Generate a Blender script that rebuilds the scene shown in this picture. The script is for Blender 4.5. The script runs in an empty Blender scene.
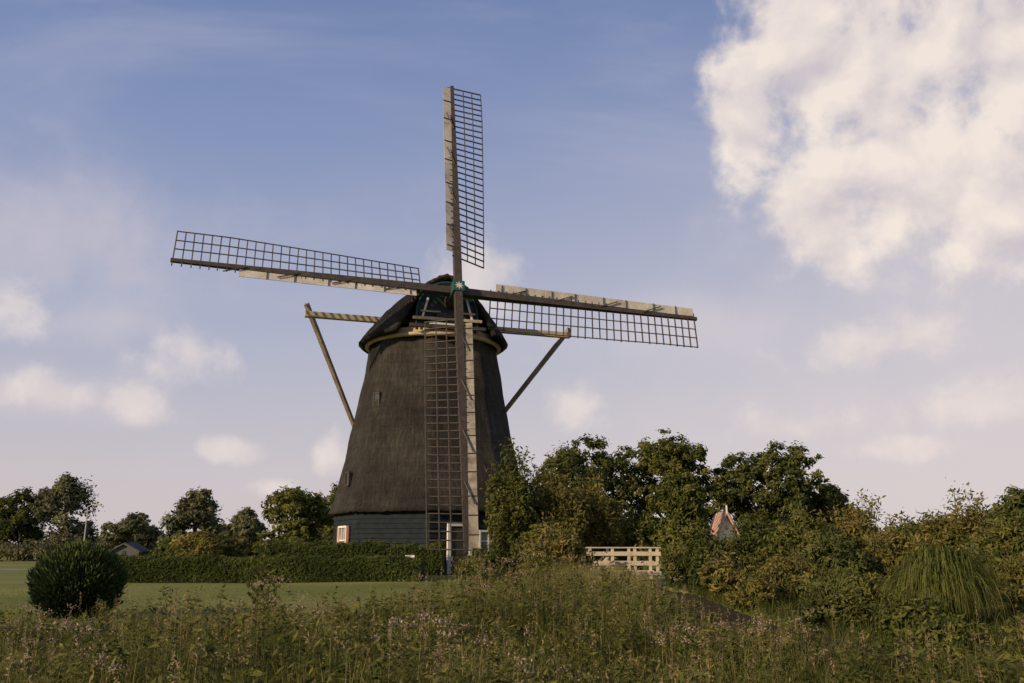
import bpy, math, random
import numpy as np
from mathutils import Vector, Matrix
rng=np.random.default_rng(7); random.seed(7)
scene=bpy.context.scene
scene.view_settings.view_transform='Standard'; scene.view_settings.look='None'; scene.view_settings.exposure=0

# ---------------------------------------------------------------- materials
def new_mat(name):
    m=bpy.data.materials.new(name); m.use_nodes=True
    nt=m.node_tree; nt.nodes.clear()
    out=nt.nodes.new('ShaderNodeOutputMaterial')
    return m,nt,out
def nd(nt,typ,**kw):
    n=nt.nodes.new(typ)
    for k,v in kw.items():
        if k=='inp':
            for a,b in v.items(): n.inputs[a].default_value=b
        else: setattr(n,k,v)
    return n
def ramp(nt,stops):
    r=nt.nodes.new('ShaderNodeValToRGB'); e=r.color_ramp.elements
    while len(e)<len(stops): e.new(0.5)
    for i,(p,c) in enumerate(stops): e[i].position=p; e[i].color=(*c,1)
    return r
def surf_mat(name,stops,scale=4,rough=.85,bump=.3,bscale=20,stretch=(1,1,1),spec=.3,detail=6):
    m,nt,out=new_mat(name)
    tc=nd(nt,'ShaderNodeTexCoord'); mp=nd(nt,'ShaderNodeMapping'); mp.inputs['Scale'].default_value=stretch
    nt.links.new(tc.outputs['Object'],mp.inputs['Vector'])
    n1=nd(nt,'ShaderNodeTexNoise',inp={'Scale':scale,'Detail':detail,'Roughness':.65})
    n2=nd(nt,'ShaderNodeTexNoise',inp={'Scale':bscale,'Detail':4})
    nt.links.new(mp.outputs[0],n1.inputs['Vector']); nt.links.new(mp.outputs[0],n2.inputs['Vector'])
    r=ramp(nt,stops); nt.links.new(n1.outputs[0],r.inputs[0])
    b=nd(nt,'ShaderNodeBump',inp={'Strength':bump,'Distance':.05}); nt.links.new(n2.outputs[0],b.inputs['Height'])
    p=nd(nt,'ShaderNodeBsdfPrincipled',inp={'Roughness':rough,'Specular IOR Level':spec})
    nt.links.new(r.outputs[0],p.inputs['Base Color']); nt.links.new(b.outputs[0],p.inputs['Normal'])
    nt.links.new(p.outputs[0],out.inputs[0]); return m
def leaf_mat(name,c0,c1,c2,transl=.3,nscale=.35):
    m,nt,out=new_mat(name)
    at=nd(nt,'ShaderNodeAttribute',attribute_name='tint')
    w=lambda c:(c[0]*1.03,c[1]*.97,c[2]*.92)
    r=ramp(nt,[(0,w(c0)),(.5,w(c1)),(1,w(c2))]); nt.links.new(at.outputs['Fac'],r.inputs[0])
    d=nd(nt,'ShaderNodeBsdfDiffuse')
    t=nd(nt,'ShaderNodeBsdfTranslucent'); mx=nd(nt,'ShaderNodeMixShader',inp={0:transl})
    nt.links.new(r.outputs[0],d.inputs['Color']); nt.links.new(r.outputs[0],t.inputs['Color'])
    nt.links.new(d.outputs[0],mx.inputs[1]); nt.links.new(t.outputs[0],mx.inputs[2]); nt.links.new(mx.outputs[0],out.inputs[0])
    return m

M={}
def thatch_mat(name,stops):
    m,nt,out=new_mat(name)
    tc=nd(nt,'ShaderNodeTexCoord')
    def noise(scale,stretch,detail=6,rough=.65):
        mp=nd(nt,'ShaderNodeMapping'); mp.inputs['Scale'].default_value=stretch; nt.links.new(tc.outputs['Object'],mp.inputs['Vector'])
        n=nd(nt,'ShaderNodeTexNoise',inp={'Scale':scale,'Detail':detail,'Roughness':rough}); nt.links.new(mp.outputs[0],n.inputs['Vector']); return n.outputs[0]
    big=noise(.5,(1,1,.6)); streak=noise(3.5,(2.5,2.5,.22)); fine=noise(22,(1.6,1.6,.5),4); layer=noise(1.4,(.25,.25,3.0),4)
    def m_(op,a,b,c=None):
        n=nd(nt,'ShaderNodeMath',operation=op)
        for i,v in enumerate((a,b,c)):
            if v is None: continue
            if isinstance(v,(int,float)): n.inputs[i].default_value=v
            else: nt.links.new(v,n.inputs[i])
        return n.outputs[0]
    s=m_('MULTIPLY',big,.34); s=m_('MULTIPLY_ADD',streak,.30,s); s=m_('MULTIPLY_ADD',fine,.22,s); s=m_('MULTIPLY_ADD',layer,.14,s)
    r=ramp(nt,stops); nt.links.new(s,r.inputs[0])
    b=nd(nt,'ShaderNodeBump',inp={'Strength':1.0,'Distance':.12}); hh=m_('MULTIPLY_ADD',streak,.6,m_('ADD',fine,m_('MULTIPLY',layer,.6))); nt.links.new(hh,b.inputs['Height'])
    p=nd(nt,'ShaderNodeBsdfPrincipled',inp={'Roughness':.95,'Specular IOR Level':.15})
    nt.links.new(r.outputs[0],p.inputs['Base Color']); nt.links.new(b.outputs[0],p.inputs['Normal']); nt.links.new(p.outputs[0],out.inputs[0]); return m
M['thatch']=thatch_mat('thatch',[(.38,(.015,.0145,.014)),(.5,(.042,.039,.036)),(.62,(.095,.084,.073))])
M['thatch_cap']=thatch_mat('thatch_cap',[(.38,(.014,.013,.012)),(.5,(.038,.034,.029)),(.62,(.085,.073,.058))])
M['tar_boards']=surf_mat('tar_boards',[(.3,(.010,.015,.019)),(.7,(.020,.028,.034))],scale=3,bump=.3,rough=.8,spec=.1)
M['dark_wood']=surf_mat('dark_wood',[(.3,(.030,.025,.022)),(.7,(.075,.062,.054))],scale=4,bump=.4,rough=.7)
M['lattice_wood']=surf_mat('lattice_wood',[(.3,(.045,.038,.033)),(.7,(.10,.084,.072))],scale=3,bump=.2,rough=.8)
M['cream_paint']=surf_mat('cream_paint',[(.28,(.28,.245,.20)),(.42,(.43,.39,.325)),(.7,(.60,.57,.50))],scale=1.2,bump=.3,rough=.6)
M['worn_board']=surf_mat('worn_board',[(.32,(.11,.095,.08)),(.47,(.22,.195,.16)),(.68,(.38,.35,.29))],scale=1.8,bump=.4,rough=.75)
M['weathered_board']=surf_mat('weathered_board',[(.25,(.14,.11,.08)),(.5,(.27,.22,.17)),(.75,(.42,.36,.28))],scale=1.4,bump=.4,rough=.7)
M['ochre_wood']=surf_mat('ochre_wood',[(.3,(.32,.25,.165)),(.7,(.52,.43,.30))],scale=2,bump=.3,rough=.6)
M['teal_paint']=surf_mat('teal_paint',[(.3,(.013,.055,.050)),(.7,(.022,.085,.075))],scale=5,bump=.1,rough=.5)
M['green_boards']=surf_mat('green_boards',[(.3,(.009,.017,.019)),(.7,(.016,.029,.031))],scale=5,bump=.2,rough=.5)
M['white_paint']=surf_mat('white_paint',[(.3,(.60,.58,.53)),(.7,(.76,.74,.70))],scale=3,bump=.1,rough=.5)
M['red_paint']=surf_mat('red_paint',[(.3,(.16,.055,.035)),(.7,(.24,.085,.05))],scale=4,bump=.1,rough=.6)
M['glass']=surf_mat('window_glass',[(.4,(.02,.025,.03)),(.6,(.05,.06,.07))],scale=2,bump=.02,rough=.25,spec=.4)
M['curtain_glass']=surf_mat('curtained_glass',[(.4,(.14,.12,.105)),(.6,(.26,.235,.21))],scale=2,bump=.02,rough=.2,spec=.5)
M['bark']=surf_mat('bark',[(.3,(.04,.032,.025)),(.7,(.10,.08,.06))],scale=5,bump=.8,rough=.9,stretch=(2,2,.5))
M['roof_tiles']=surf_mat('roof_tiles',[(.3,(.44,.24,.17)),(.7,(.56,.35,.27))],scale=5,bump=.6,rough=.8)
M['asphalt']=surf_mat('asphalt',[(.3,(.16,.155,.15)),(.7,(.24,.23,.22))],scale=8,bump=.3,rough=.9)
M['brick']=surf_mat('brick',[(.3,(.10,.06,.045)),(.7,(.16,.10,.075))],scale=8,bump=.4)
M['metal']=surf_mat('grey_metal',[(.3,(.3,.31,.33)),(.7,(.4,.41,.43))],scale=5,bump=.05,rough=.5)
M['shed_grey']=surf_mat('shed_grey',[(.3,(.07,.072,.075)),(.7,(.11,.112,.115))],scale=4,bump=.3,rough=.9,spec=.1)
M['fence']=surf_mat('fence_cream',[(.3,(.36,.30,.21)),(.7,(.55,.47,.35))],scale=2,bump=.3,rough=.7)
M['piling']=surf_mat('piling_wood',[(.3,(.014,.012,.010)),(.7,(.04,.034,.027))],scale=4,bump=.5,rough=.9,spec=.1)

L_dark=leaf_mat('leaves_dark',(.026,.040,.014),(.070,.090,.031),(.155,.165,.056),.30)
L_mid=leaf_mat('leaves_mid',(.034,.050,.015),(.086,.106,.032),(.19,.19,.060),.33)
L_olive=leaf_mat('leaves_olive',(.048,.056,.017),(.125,.125,.038),(.26,.225,.082),.34)
L_far=leaf_mat('leaves_distant_hazed',(.050,.064,.040),(.098,.112,.064),(.165,.17,.090),.25)  # distance haze painted into the leaf colour: paler, less saturated greens for far trees
L_conifer=leaf_mat('leaves_conifer',(.013,.028,.012),(.034,.058,.024),(.088,.115,.043),.12)
L_hedge=leaf_mat('leaves_hedge',(.020,.033,.011),(.050,.070,.023),(.11,.13,.042),.22)
L_grass=leaf_mat('grass_blades',(.055,.068,.021),(.148,.160,.050),(.32,.29,.125),.38)
L_dry=leaf_mat('dry_grass',(.12,.10,.055),(.24,.20,.115),(.40,.34,.22),.35)
L_weed=leaf_mat('weed_leaves',(.036,.049,.015),(.096,.114,.034),(.20,.195,.066),.34)
L_flower=leaf_mat('seed_heads',(.16,.13,.095),(.30,.24,.19),(.46,.39,.33),.3)
L_reed=leaf_mat('reed_blades',(.05,.070,.020),(.13,.155,.046),(.27,.26,.10),.36)
L_lawn=leaf_mat('lawn_blades',(.085,.11,.026),(.16,.185,.046),(.24,.24,.08),.33)

# ---------------------------------------------------------------- mesh helpers
def link(o,parent=None):
    scene.collection.objects.link(o)
    if parent: o.parent=parent
    return o
def np_mesh(name,V,F,mat,tint=None,parent=None,smooth=False):
    V=np.asarray(V,dtype=np.float32); F=np.asarray(F,dtype=np.int32)
    me=bpy.data.meshes.new(name); me.vertices.add(len(V)); me.vertices.foreach_set('co',V.ravel())
    k=F.shape[1]; me.loops.add(F.size); me.loops.foreach_set('vertex_index',F.ravel())
    me.polygons.add(len(F)); me.polygons.foreach_set('loop_start',np.arange(0,F.size,k,dtype=np.int32))
    if smooth: me.polygons.foreach_set('use_smooth',np.ones(len(F),dtype=bool))
    me.update(calc_edges=True)
    if tint is not None:
        tint=np.asarray(tint,dtype=np.float32)
        tint=tint+.13*np.sin(V[:,0]*.9+V[:,2]*.7+1)*np.sin(V[:,1]*.8-V[:,2]*.5)
        a=me.attributes.new('tint','FLOAT','POINT'); a.data.foreach_set('value',np.clip(tint,0,1))
    me.materials.append(mat)
    return link(bpy.data.objects.new(name,me),parent)
def empty(name):
    return link(bpy.data.objects.new(name,None))
class Geo:
    def __init__(s): s.v=[];s.f=[]
    def add(s,vs,fs):
        b=len(s.v); s.v+= [tuple(v) for v in vs]; s.f+=[tuple(b+i for i in f) for f in fs]
    def beam(s,p0,p1,w0,h0,w1=None,h1=None,side=None):
        p0=Vector(p0);p1=Vector(p1); w1=w0 if w1 is None else w1; h1=h0 if h1 is None else h1
        d=(p1-p0).normalized()
        if side is None: side=Vector((0,0,1)).cross(d) if abs(d.z)<.95 else Vector((1,0,0))
        side=Vector(side); side=(side-d*side.dot(d)).normalized(); up=d.cross(side)
        vs=[]
        for p,w,h in ((p0,w0,h0),(p1,w1,h1)):
            for a,b in ((-1,-1),(1,-1),(1,1),(-1,1)): vs.append(p+side*(a*w/2)+up*(b*h/2))
        s.add(vs,[(0,3,2,1),(4,5,6,7),(0,1,5,4),(1,2,6,5),(2,3,7,6),(3,0,4,7)])
    def tube(s,pts,rad,seg=8):
        b=len(s.v)
        for i,p in enumerate(pts):
            p=Vector(p); d=(Vector(pts[min(i+1,len(pts)-1)])-Vector(pts[max(i-1,0)])).normalized()
            x=d.orthogonal().normalized() if i==0 else (x-d*x.dot(d)).normalized()
            y=d.cross(x)
            for k in range(seg):
                a=2*math.pi*k/seg; s.v.append(tuple(p+(x*math.cos(a)+y*math.sin(a))*rad[i]))
        for i in range(len(pts)-1):
            for k in range(seg):
                k2=(k+1)%seg; s.f.append((b+i*seg+k,b+i*seg+k2,b+(i+1)*seg+k2,b+(i+1)*seg+k))
        s.f.append(tuple(b+k for k in range(seg))[::-1]); e=b+(len(pts)-1)*seg; s.f.append(tuple(e+k for k in range(seg)))
    def obj(s,name,mat,parent=None,smooth=False,bevel=0):
        me=bpy.data.meshes.new(name); me.from_pydata(s.v,[],s.f); me.update(); me.materials.append(mat)
        if smooth:
            for p in me.polygons: p.use_smooth=True
        o=link(bpy.data.objects.new(name,me),parent)
        if bevel:
            m=o.modifiers.new('b','BEVEL'); m.width=bevel; m.segments=2
        return o

# ---------------------------------------------------------------- terrain
MILL=np.array([-4.15,46.2]); MZ=.5
chan=np.array([(4.6,70),(4.5,48),(4.5,35),(4.9,30),(4.0,17.5),(5.0,12.6),(8,10.8),(20,10),(60,8)])
def poly_dist(x,y,P):
    d=np.full(np.shape(x),1e9)
    for (x0,y0),(x1,y1) in zip(P[:-1],P[1:]):
        t=np.clip(((x-x0)*(x1-x0)+(y-y0)*(y1-y0))/((x1-x0)**2+(y1-y0)**2),0,1)
        d=np.minimum(d,np.hypot(x-x0-t*(x1-x0),y-y0-t*(y1-y0)))
    return d
def ss(a,b,x):
    t=np.clip((x-a)/(b-a),0,1); return t*t*(3-2*t)
def ground_z(x,y):
    x=np.asarray(x,float); y=np.asarray(y,float)
    z=.25*ss(24,37,y)+.03*np.sin(x*.7+1)*np.sin(y*.5)
    z=z+.25*ss(11,7,np.hypot(x-MILL[0],y-MILL[1]))
    z=z+.2*ss(4.5,7,x)*ss(8,14,y)*ss(30,24,y)
    dc=poly_dist(x,y,chan)
    return z-1.0*ss(1.15,.85,dc)-z*ss(1.15,.85,dc)
u=np.linspace(-1,1,421)
g=1800*np.sinh(7.2*u)/math.sinh(7.2)
GX,GY=np.meshgrid(g+2,g+22,indexing='xy')
GZ=ground_z(GX,GY)
n=len(u); idx=np.arange(n*n).reshape(n,n)
F=np.stack([idx[:-1,:-1],idx[:-1,1:],idx[1:,1:],idx[1:,:-1]],-1).reshape(-1,4)
gm,nt,out=new_mat('lawn_ground')
geo=nd(nt,'ShaderNodeNewGeometry')
n1=nd(nt,'ShaderNodeTexNoise',inp={'Scale':.25,'Detail':5,'Roughness':.6}); n2=nd(nt,'ShaderNodeTexNoise',inp={'Scale':9,'Detail':8,'Roughness':.75}); n3=nd(nt,'ShaderNodeTexNoise',inp={'Scale':40,'Detail':4})
mp=nd(nt,'ShaderNodeMapping'); mp.inputs['Scale'].default_value=(.35,1,1); nt.links.new(geo.outputs['Position'],mp.inputs[0])
for q in (n1,n2,n3): nt.links.new(mp.outputs[0],q.inputs['Vector'])
mixn=nd(nt,'ShaderNodeMath',operation='MULTIPLY_ADD'); mixn.inputs[1].default_value=.55
nt.links.new(n2.outputs[0],mixn.inputs[0])
h=nd(nt,'ShaderNodeMath',operation='MULTIPLY'); h.inputs[1].default_value=.45; nt.links.new(n1.outputs[0],h.inputs[0]); nt.links.new(h.outputs[0],mixn.inputs[2])
r=ramp(nt,[(.34,(.095,.115,.030)),(.5,(.165,.18,.052)),(.64,(.25,.235,.088))]); nt.links.new(mixn.outputs[0],r.inputs[0])
bp=nd(nt,'ShaderNodeBump',inp={'Strength':.6,'Distance':.04}); nt.links.new(n3.outputs[0],bp.inputs['Height'])
p=nd(nt,'ShaderNodeBsdfPrincipled',inp={'Roughness':.95,'Specular IOR Level':.1}); nt.links.new(r.outputs[0],p.inputs['Base Color']); nt.links.new(bp.outputs[0],p.inputs['Normal']); nt.links.new(p.outputs[0],out.inputs[0])
np_mesh('ground',np.stack([GX,GY,GZ],-1).reshape(-1,3),F,gm,smooth=True)
wm=surf_mat('ditch_water',[(.3,(.012,.016,.010)),(.7,(.025,.03,.018))],scale=1,bump=.05,rough=.08,spec=.6)
w=Geo()
def offset_line(P,o):
    out=[]
    for i in range(len(P)):
        a=P[max(i-1,0)];b=P[min(i+1,len(P)-1)]; d=(b-a)/np.linalg.norm(b-a); out.append(P[i]+o*np.array([-d[1],d[0]]))
    return np.array(out)
A=offset_line(chan,1.25);B=offset_line(chan,-1.25)
for i in range(len(chan)-1):
    w.add([(A[i][0],A[i][1],-.45),(A[i+1][0],A[i+1][1],-.45),(B[i+1][0],B[i+1][1],-.45),(B[i][0],B[i][1],-.45)],[(0,1,2,3)])
w.obj('ditch_water',wm)
pl=Geo(); R=offset_line(chan,1.0)[2:8]
for i in range(len(R)-1):
    a,b=R[i],R[i+1]; L=np.linalg.norm(b-a); k=int(L/.24)
    for j in range(k):
        q=a+(b-a)*(j+.5)/k; zz=.14+random.uniform(-.03,.03)
        pl.beam((q[0],q[1],-.9),(q[0],q[1],zz),.05,.222,side=Vector((-(b-a)[1],(b-a)[0],0)))
pl.obj('timber_bank_wall',M['piling'])
rd=Geo()
pts=[(-160,66),(-60,61),(-34,60),(-24,64),(-15,75),(-12,95)]
P=np.array(pts,float); A=offset_line(P,2.0);B=offset_line(P,-2.0)
for i in range(len(P)-1): rd.add([(A[i][0],A[i][1],.27),(A[i+1][0],A[i+1][1],.27),(B[i+1][0],B[i+1][1],.27),(B[i][0],B[i][1],.27)],[(3,2,1,0)])
rd.obj('road',M['asphalt'])

# ---------------------------------------------------------------- windmill
mill=empty('thatched_windmill')
psi=math.radians(16.6); tau=math.radians(15); rho=math.radians(-1.4)
C=Vector((-2.64,42.0,13.95))
nh=Vector((math.sin(psi),-math.cos(psi),0)); rv=Vector((math.cos(psi),math.sin(psi),0))
nv=Vector((math.sin(psi)*math.cos(tau),-math.cos(psi)*math.cos(tau),math.sin(tau)))
uv=Vector((-math.sin(psi)*math.sin(tau),math.cos(psi)*math.sin(tau),math.cos(tau)))
rh2=rho-math.radians(.6); rb2=rho+math.radians(.2)
av=rv*math.cos(rh2)+uv*math.sin(rh2); bv=-rv*math.sin(rb2)+uv*math.cos(rb2)
AX=Vector((MILL[0],MILL[1],0))
view=math.atan2(-MILL[1],-MILL[0])
def octr(th,k=.75):
    a=(th-view)%(math.pi/4)-math.pi/8
    o=math.cos(math.pi/8)/math.cos(a)
    return k*o+(1-k)*.975
prof=[(3.30,4.72),(3.26,5.0),(3.34,5.10),(3.55,4.98),(3.95,4.87),(4.5,4.74),(5.3,4.56),(6.55,4.30),(7.8,4.05),(9.1,3.80),(10.5,3.55),(11.5,3.40),(11.8,3.36)]
NS=160; V=[];Fc=[]
pz=[prof[0],prof[1],prof[2]]
for (z0,r0),(z1,r1) in zip(prof[2:-1],prof[3:]):
    m_=max(1,int((z1-z0)/.3))
    for q in range(1,m_+1): pz.append((z0+(z1-z0)*q/m_,r0+(r1-r0)*q/m_))
for z,R0 in pz:
    for k in range(NS):
        th=2*math.pi*k/NS
        wob=1+.005*math.sin(th*9+z*1.3)+.004*math.sin(th*23+z*3)+random.uniform(-.002,.002)
        if z<3.4: wob+=random.uniform(-.004,.004)
        rr=R0*octr(th,.85)*wob; V.append((AX.x+rr*math.cos(th),AX.y+rr*math.sin(th),z+(random.uniform(-.04,.03) if z<3.4 else 0)))
for i in range(len(pz)-1):
    for k in range(NS):
        k2=(k+1)%NS; Fc.append((i*NS+k,i*NS+k2,(i+1)*NS+k2,(i+1)*NS+k))
np_mesh('thatch_body',V,Fc,M['thatch'],parent=mill,smooth=True)
def octpt(j,R,z): 
    a=view+math.pi/4*j; return Vector((AX.x+R*math.cos(a),AX.y+R*math.sin(a),z))
bs=Geo()
nb=14
for j in range(8):
    for b in range(nb):
        z0=.3+b*(3.1/nb); z1=z0+3.1/nb
        p=[octpt(j,4.79,z0),octpt(j+1,4.79,z0),octpt(j+1,4.75,z1),octpt(j,4.75,z1)]
        bs.add(p,[(0,1,2,3)])
        bs.add([octpt(j,4.79,z0),octpt(j+1,4.79,z0),octpt(j+1,4.72,z0),octpt(j,4.72,z0)],[(3,2,1,0)])
bs.obj('boarded_base',M['tar_boards'],mill)
bk=Geo()
for j in range(8): bk.add([octpt(j,4.88,0),octpt(j+1,4.88,0),octpt(j+1,4.88,.75),octpt(j,4.88,.75)],[(0,1,2,3)]); bk.add([octpt(j,4.88,.75),octpt(j+1,4.88,.75),octpt(j+1,4.7,.75),octpt(j,4.7,.75)],[(0,1,2,3)])
bk.obj('brick_plinth',M['brick'],mill)
def facet_frame(j,t,z,R=4.80):
    a=octpt(j,R,z); b=octpt(j+1,R,z); p=a.lerp(b,t); ux=(b-a).normalized(); nn=ux.cross(Vector((0,0,1))).normalized()
    return p,ux,nn
def window(j,t,z,w,h,name,R=4.80,bars=(2,3),frame='white_paint',glass='glass',shutter=0):
    p,ux,nn=facet_frame(j,t,z,R); 
    fr=Geo(); up=Vector((0,0,1)); fw=.09
    for sx in (-1,1): fr.beam(p+ux*sx*(w/2-fw/2)+nn*.06-up*h/2,p+ux*sx*(w/2-fw/2)+nn*.06+up*h/2,fw,.1,side=ux)
    for sz in (-1,1): fr.beam(p-ux*(w/2-fw-.002)+nn*.06+up*sz*(h/2-fw/2),p+ux*(w/2-fw-.002)+nn*.06+up*sz*(h/2-fw/2),.1,fw,side=nn)
    for i in range(1,bars[0]): x=-w/2+w*i/bars[0]; fr.beam(p+ux*x+nn*.045-up*(h/2-fw),p+ux*x+nn*.045+up*(h/2-fw),.05,.04,side=ux)
    for i in range(1,bars[1]): x=-h/2+h*i/bars[1]; fr.beam(p-ux*(w/2-fw)+nn*.035+up*x,p+ux*(w/2-fw)+nn*.035+up*x,.03,.05,side=nn)
    fr.beam(p-ux*(w/2+.06)+nn*.08-up*(h/2+.04),p+ux*(w/2+.06)+nn*.08-up*(h/2+.04),.2,.07,side=nn)
    fr.obj(name+'_frame',M[frame],mill)
    gl=Geo(); gl.beam(p+nn*.012-up*(h/2-.05),p+nn*.012+up*(h/2-.05),w-.1,.02,side=ux); gl.obj(name+'_glass',M[glass],mill)
    if shutter:
        sh=Geo()
        for sx in (-1,1): sh.beam(p+ux*sx*(w/2+shutter/2+.03)+nn*.05-up*h/2,p+ux*sx*(w/2+shutter/2+.03)+nn*.05+up*h/2,shutter,.05,side=ux)
        sh.obj(name+'_shutters',M['red_paint'],mill)
window(-2,.50,2.0,1.3,1.35,'side_window',bars=(3,2),glass='curtain_glass',shutter=.26)
window(0,.80,1.7,1.0,1.5,'front_window',glass='curtain_glass')
window(1,.4,1.7,1.0,1.3,'right_window')
p,ux,nn=facet_frame(0,.40,0)
dr=Geo(); up=Vector((0,0,1))
dr.beam(p+nn*.05+up*.5,p+nn*.05+up*2.55,.9,.06,side=ux); dr.obj('door_leaf',M['dark_wood'],mill)
df=Geo()
for sx in (-1,1): df.beam(p+ux*sx*.54+nn*.07+up*.5,p+ux*sx*.54+nn*.07+up*2.6,.17,.12,side=ux)
df.beam(p-ux*.62+nn*.07+up*2.70,p+ux*.62+nn*.07+up*2.70,.12,.18,side=nn); df.obj('door_frame',M['white_paint'],mill)
def thatch_window(ang,z,R,name):
    a=view+math.radians(ang); nn=Vector((math.cos(a),math.sin(a),0)); ux=Vector((0,0,1)).cross(nn); p=AX+nn*R+Vector((0,0,z))
    g=Geo(); up=Vector((0,0,1))
    for sx in (-1,1): g.beam(p+ux*sx*.20-up*.34,p+ux*sx*.20+up*.34,.06,.12,side=ux)
    for sz in (-1,1): g.beam(p-ux*.17+up*sz*.31,p+ux*.17+up*sz*.31,.12,.06,side=nn)
    g.obj(name+'_frame',M['dark_wood'],mill)
    g=Geo(); g.beam(p-up*.30,p+up*.30,.34,.04,side=ux); g.obj(name+'_glass',M['glass'],mill)
thatch_window(-45,8.7,3.80,'upper_window')
thatch_window(-62,4.9,4.50,'lower_window')
V=[];Fc=[]
ring=[(11.78,3.36),(11.80,3.55),(11.95,3.58),(11.97,3.42),(12.25,3.42)]
for z,R0 in ring:
    for k in range(NS): th=2*math.pi*k/NS; V.append((AX.x+R0*math.cos(th),AX.y+R0*math.sin(th),z))
for i in range(len(ring)-1):
    for k in range(NS): k2=(k+1)%NS; Fc.append((i*NS+k,i*NS+k2,(i+1)*NS+k2,(i+1)*NS+k))
np_mesh('curb_ring',V,Fc,M['ochre_wood'],parent=mill,smooth=False)
def cap_w(s):
    return 3.85*math.sqrt(max(0.0,1-((s-.0)/4.2)**2))**.9
def ridge(s):
    if s>1.0: return 15.15-.05*(s-1)
    return 15.15-.085*(1.0-s)**1.75
ss_=[3.25,3.2,2.8,2.2,1.5,.7,-.2,-1.1,-2.0,-2.8,-3.4,-3.85,-4.1,-4.18]
NT=44; V=[];Fc=[]
for i,s in enumerate(ss_):
    w_=cap_w(s)+.05; zr=ridge(s); zb=12.0
    if s<-2: 
        f=(-2-s)/2.2; zr=zr-(zr-12.4)*f**2.2
    for k in range(NT+1):
        q=-1+2*k/NT; a=abs(q)
        tt=math.copysign(w_*(1-(1-a)**1.15*1.0),q) if a>0 else 0
        x=abs(tt)/max(w_,1e-3)
        hh=(1-x**1.9)*.88+(1-x)*.12
        if i==0: tt*=.93; hh*=.95
        wob=.03*math.sin(k*2.3+i*1.7)
        z=zb+(zr-zb)*hh+ (wob if 0<k<NT else 0)
        p=AX+nh*s+rv*tt; V.append((p.x,p.y,z))
for i in range(len(ss_)-1):
    for k in range(NT):
        a=i*(NT+1)+k; Fc.append((a,a+1,a+NT+2,a+NT+1))
cap=np_mesh('thatch_cap',V,Fc,M['thatch_cap'],parent=mill,smooth=True)
so=cap.modifiers.new('s','SOLIDIFY'); so.thickness=.32; so.offset=-1
fl=Geo(); pts=[]
for k in range(48):
    th=2*math.pi*k/48; pts.append((AX.x+3.5*math.cos(th),AX.y+3.5*math.sin(th),12.26))
fl.add(pts,[tuple(range(48))]); fl.obj('cap_floor',M['dark_wood'],mill)
def cp(s,t,z): 
    p=AX+nh*s+rv*t; return Vector((p.x,p.y,z))
gb=Geo(); gw=1.55; gh=1.72
outline=[(-gw,12.1),(gw,12.1)]+[(gw*math.cos(a),12.85+gh*math.sin(a)) for a in np.linspace(0,math.pi,15)]
gb.add([cp(3.12,t,z) for t,z in outline],[tuple(range(len(outline)))]); gb.obj('gable_boards',M['green_boards'],mill)
gt=Geo()
arc=[(gw*1.0*math.cos(a),12.85+gh*math.sin(a)) for a in np.linspace(0,math.pi,15)]
arc=[(gw,12.2)]+arc+[(-gw,12.2)]
for (t0,z0),(t1,z1) in zip(arc[:-1],arc[1:]): gt.beam(cp(3.3,t0,z0),cp(3.3,t1,z1),.06,.08)
gt.obj('gable_trim',M['teal_paint'],mill)
gt=Geo()
gt.beam(cp(3.42,-1.75,12.62),cp(3.42,1.75,12.62),.14,.15)
gt.beam(cp(3.42,-1.35,12.98),cp(3.42,-.35,12.98),.08,.08)
gt.beam(cp(3.42,.4,12.98),cp(3.42,1.4,12.98),.08,.08)
gt.obj('gable_beam',M['ochre_wood'],mill,bevel=.02)
gt=Geo()
gt.beam(cp(3.55,-1.9,12.2),cp(3.55,1.9,12.2),.22,.16)
gt.beam(cp(3.47,-.55,12.83),cp(3.47,.55,12.83),.06,.22); gt.obj('name_board',M['dark_wood'],mill)
gt=Geo()
for t in (-1.25,1.25): gt.beam(cp(3.35,t,12.70),cp(3.35,t*.78,13.7),.10,.06,side=rv)
gt.beam(cp(3.4,-.9,12.4),cp(3.4,.9,12.4),.05,.10)
gt.obj('gable_white_trim',M['white_paint'],mill)
tl=Geo()
sp=1.0
bl=cp(sp,-6.75,13.0); br=cp(sp,7.3,12.85)
tl.beam(bl,br,.30,.30); tl.obj('cross_beam',M['ochre_wood'],mill,bevel=.03)
tail=cp(-8.2,0,2.2)
tl=Geo()
tl.beam(bl+Vector((0,0,.55))+rv*.05,tail+rv*-.2,.22,.22,.18,.18)
tl.beam(br+Vector((0,0,.40)),tail+rv*.2,.22,.22,.18,.18)
tl.beam(cp(-3.4,0,13.0),cp(-8.6,0,1.2),.35,.4,.28,.3)
tl.obj('tail_braces',M['weathered_board'],mill,bevel=.02)
wh=Geo(); hubp=cp(-8.4,0,1.9)
for k in range(8):
    a=math.pi*k/4; wh.beam(hubp,hubp+rv*.8*math.cos(a)+Vector((0,0,.8*math.sin(a))),.06,.06)
wh.obj('winding_wheel',M['white_paint'],mill)
sh=Geo(); sh.tube([C-nv*4.8,C-nv*1.0,C-nv*.6],[.42,.38,.34],14); sh.obj('windshaft',M['dark_wood'],mill,smooth=False)
hb=Geo(); hb.beam(C-nv*.62,C+nv*.30,.62,.62,.58,.58,side=av); hb.obj('canister_hub',M['teal_paint'],mill,bevel=.03)
st=Geo()
pts=[]
for k in range(16):
    a=math.pi*k/8; rr=.25 if k%2==0 else .10; pts.append(C+nv*.315+av*rr*math.cos(a)+bv*rr*math.sin(a))
st.add(pts,[tuple(range(16))]); 
st.obj('hub_star',M['cream_paint'],mill)
stock=Geo()
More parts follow.
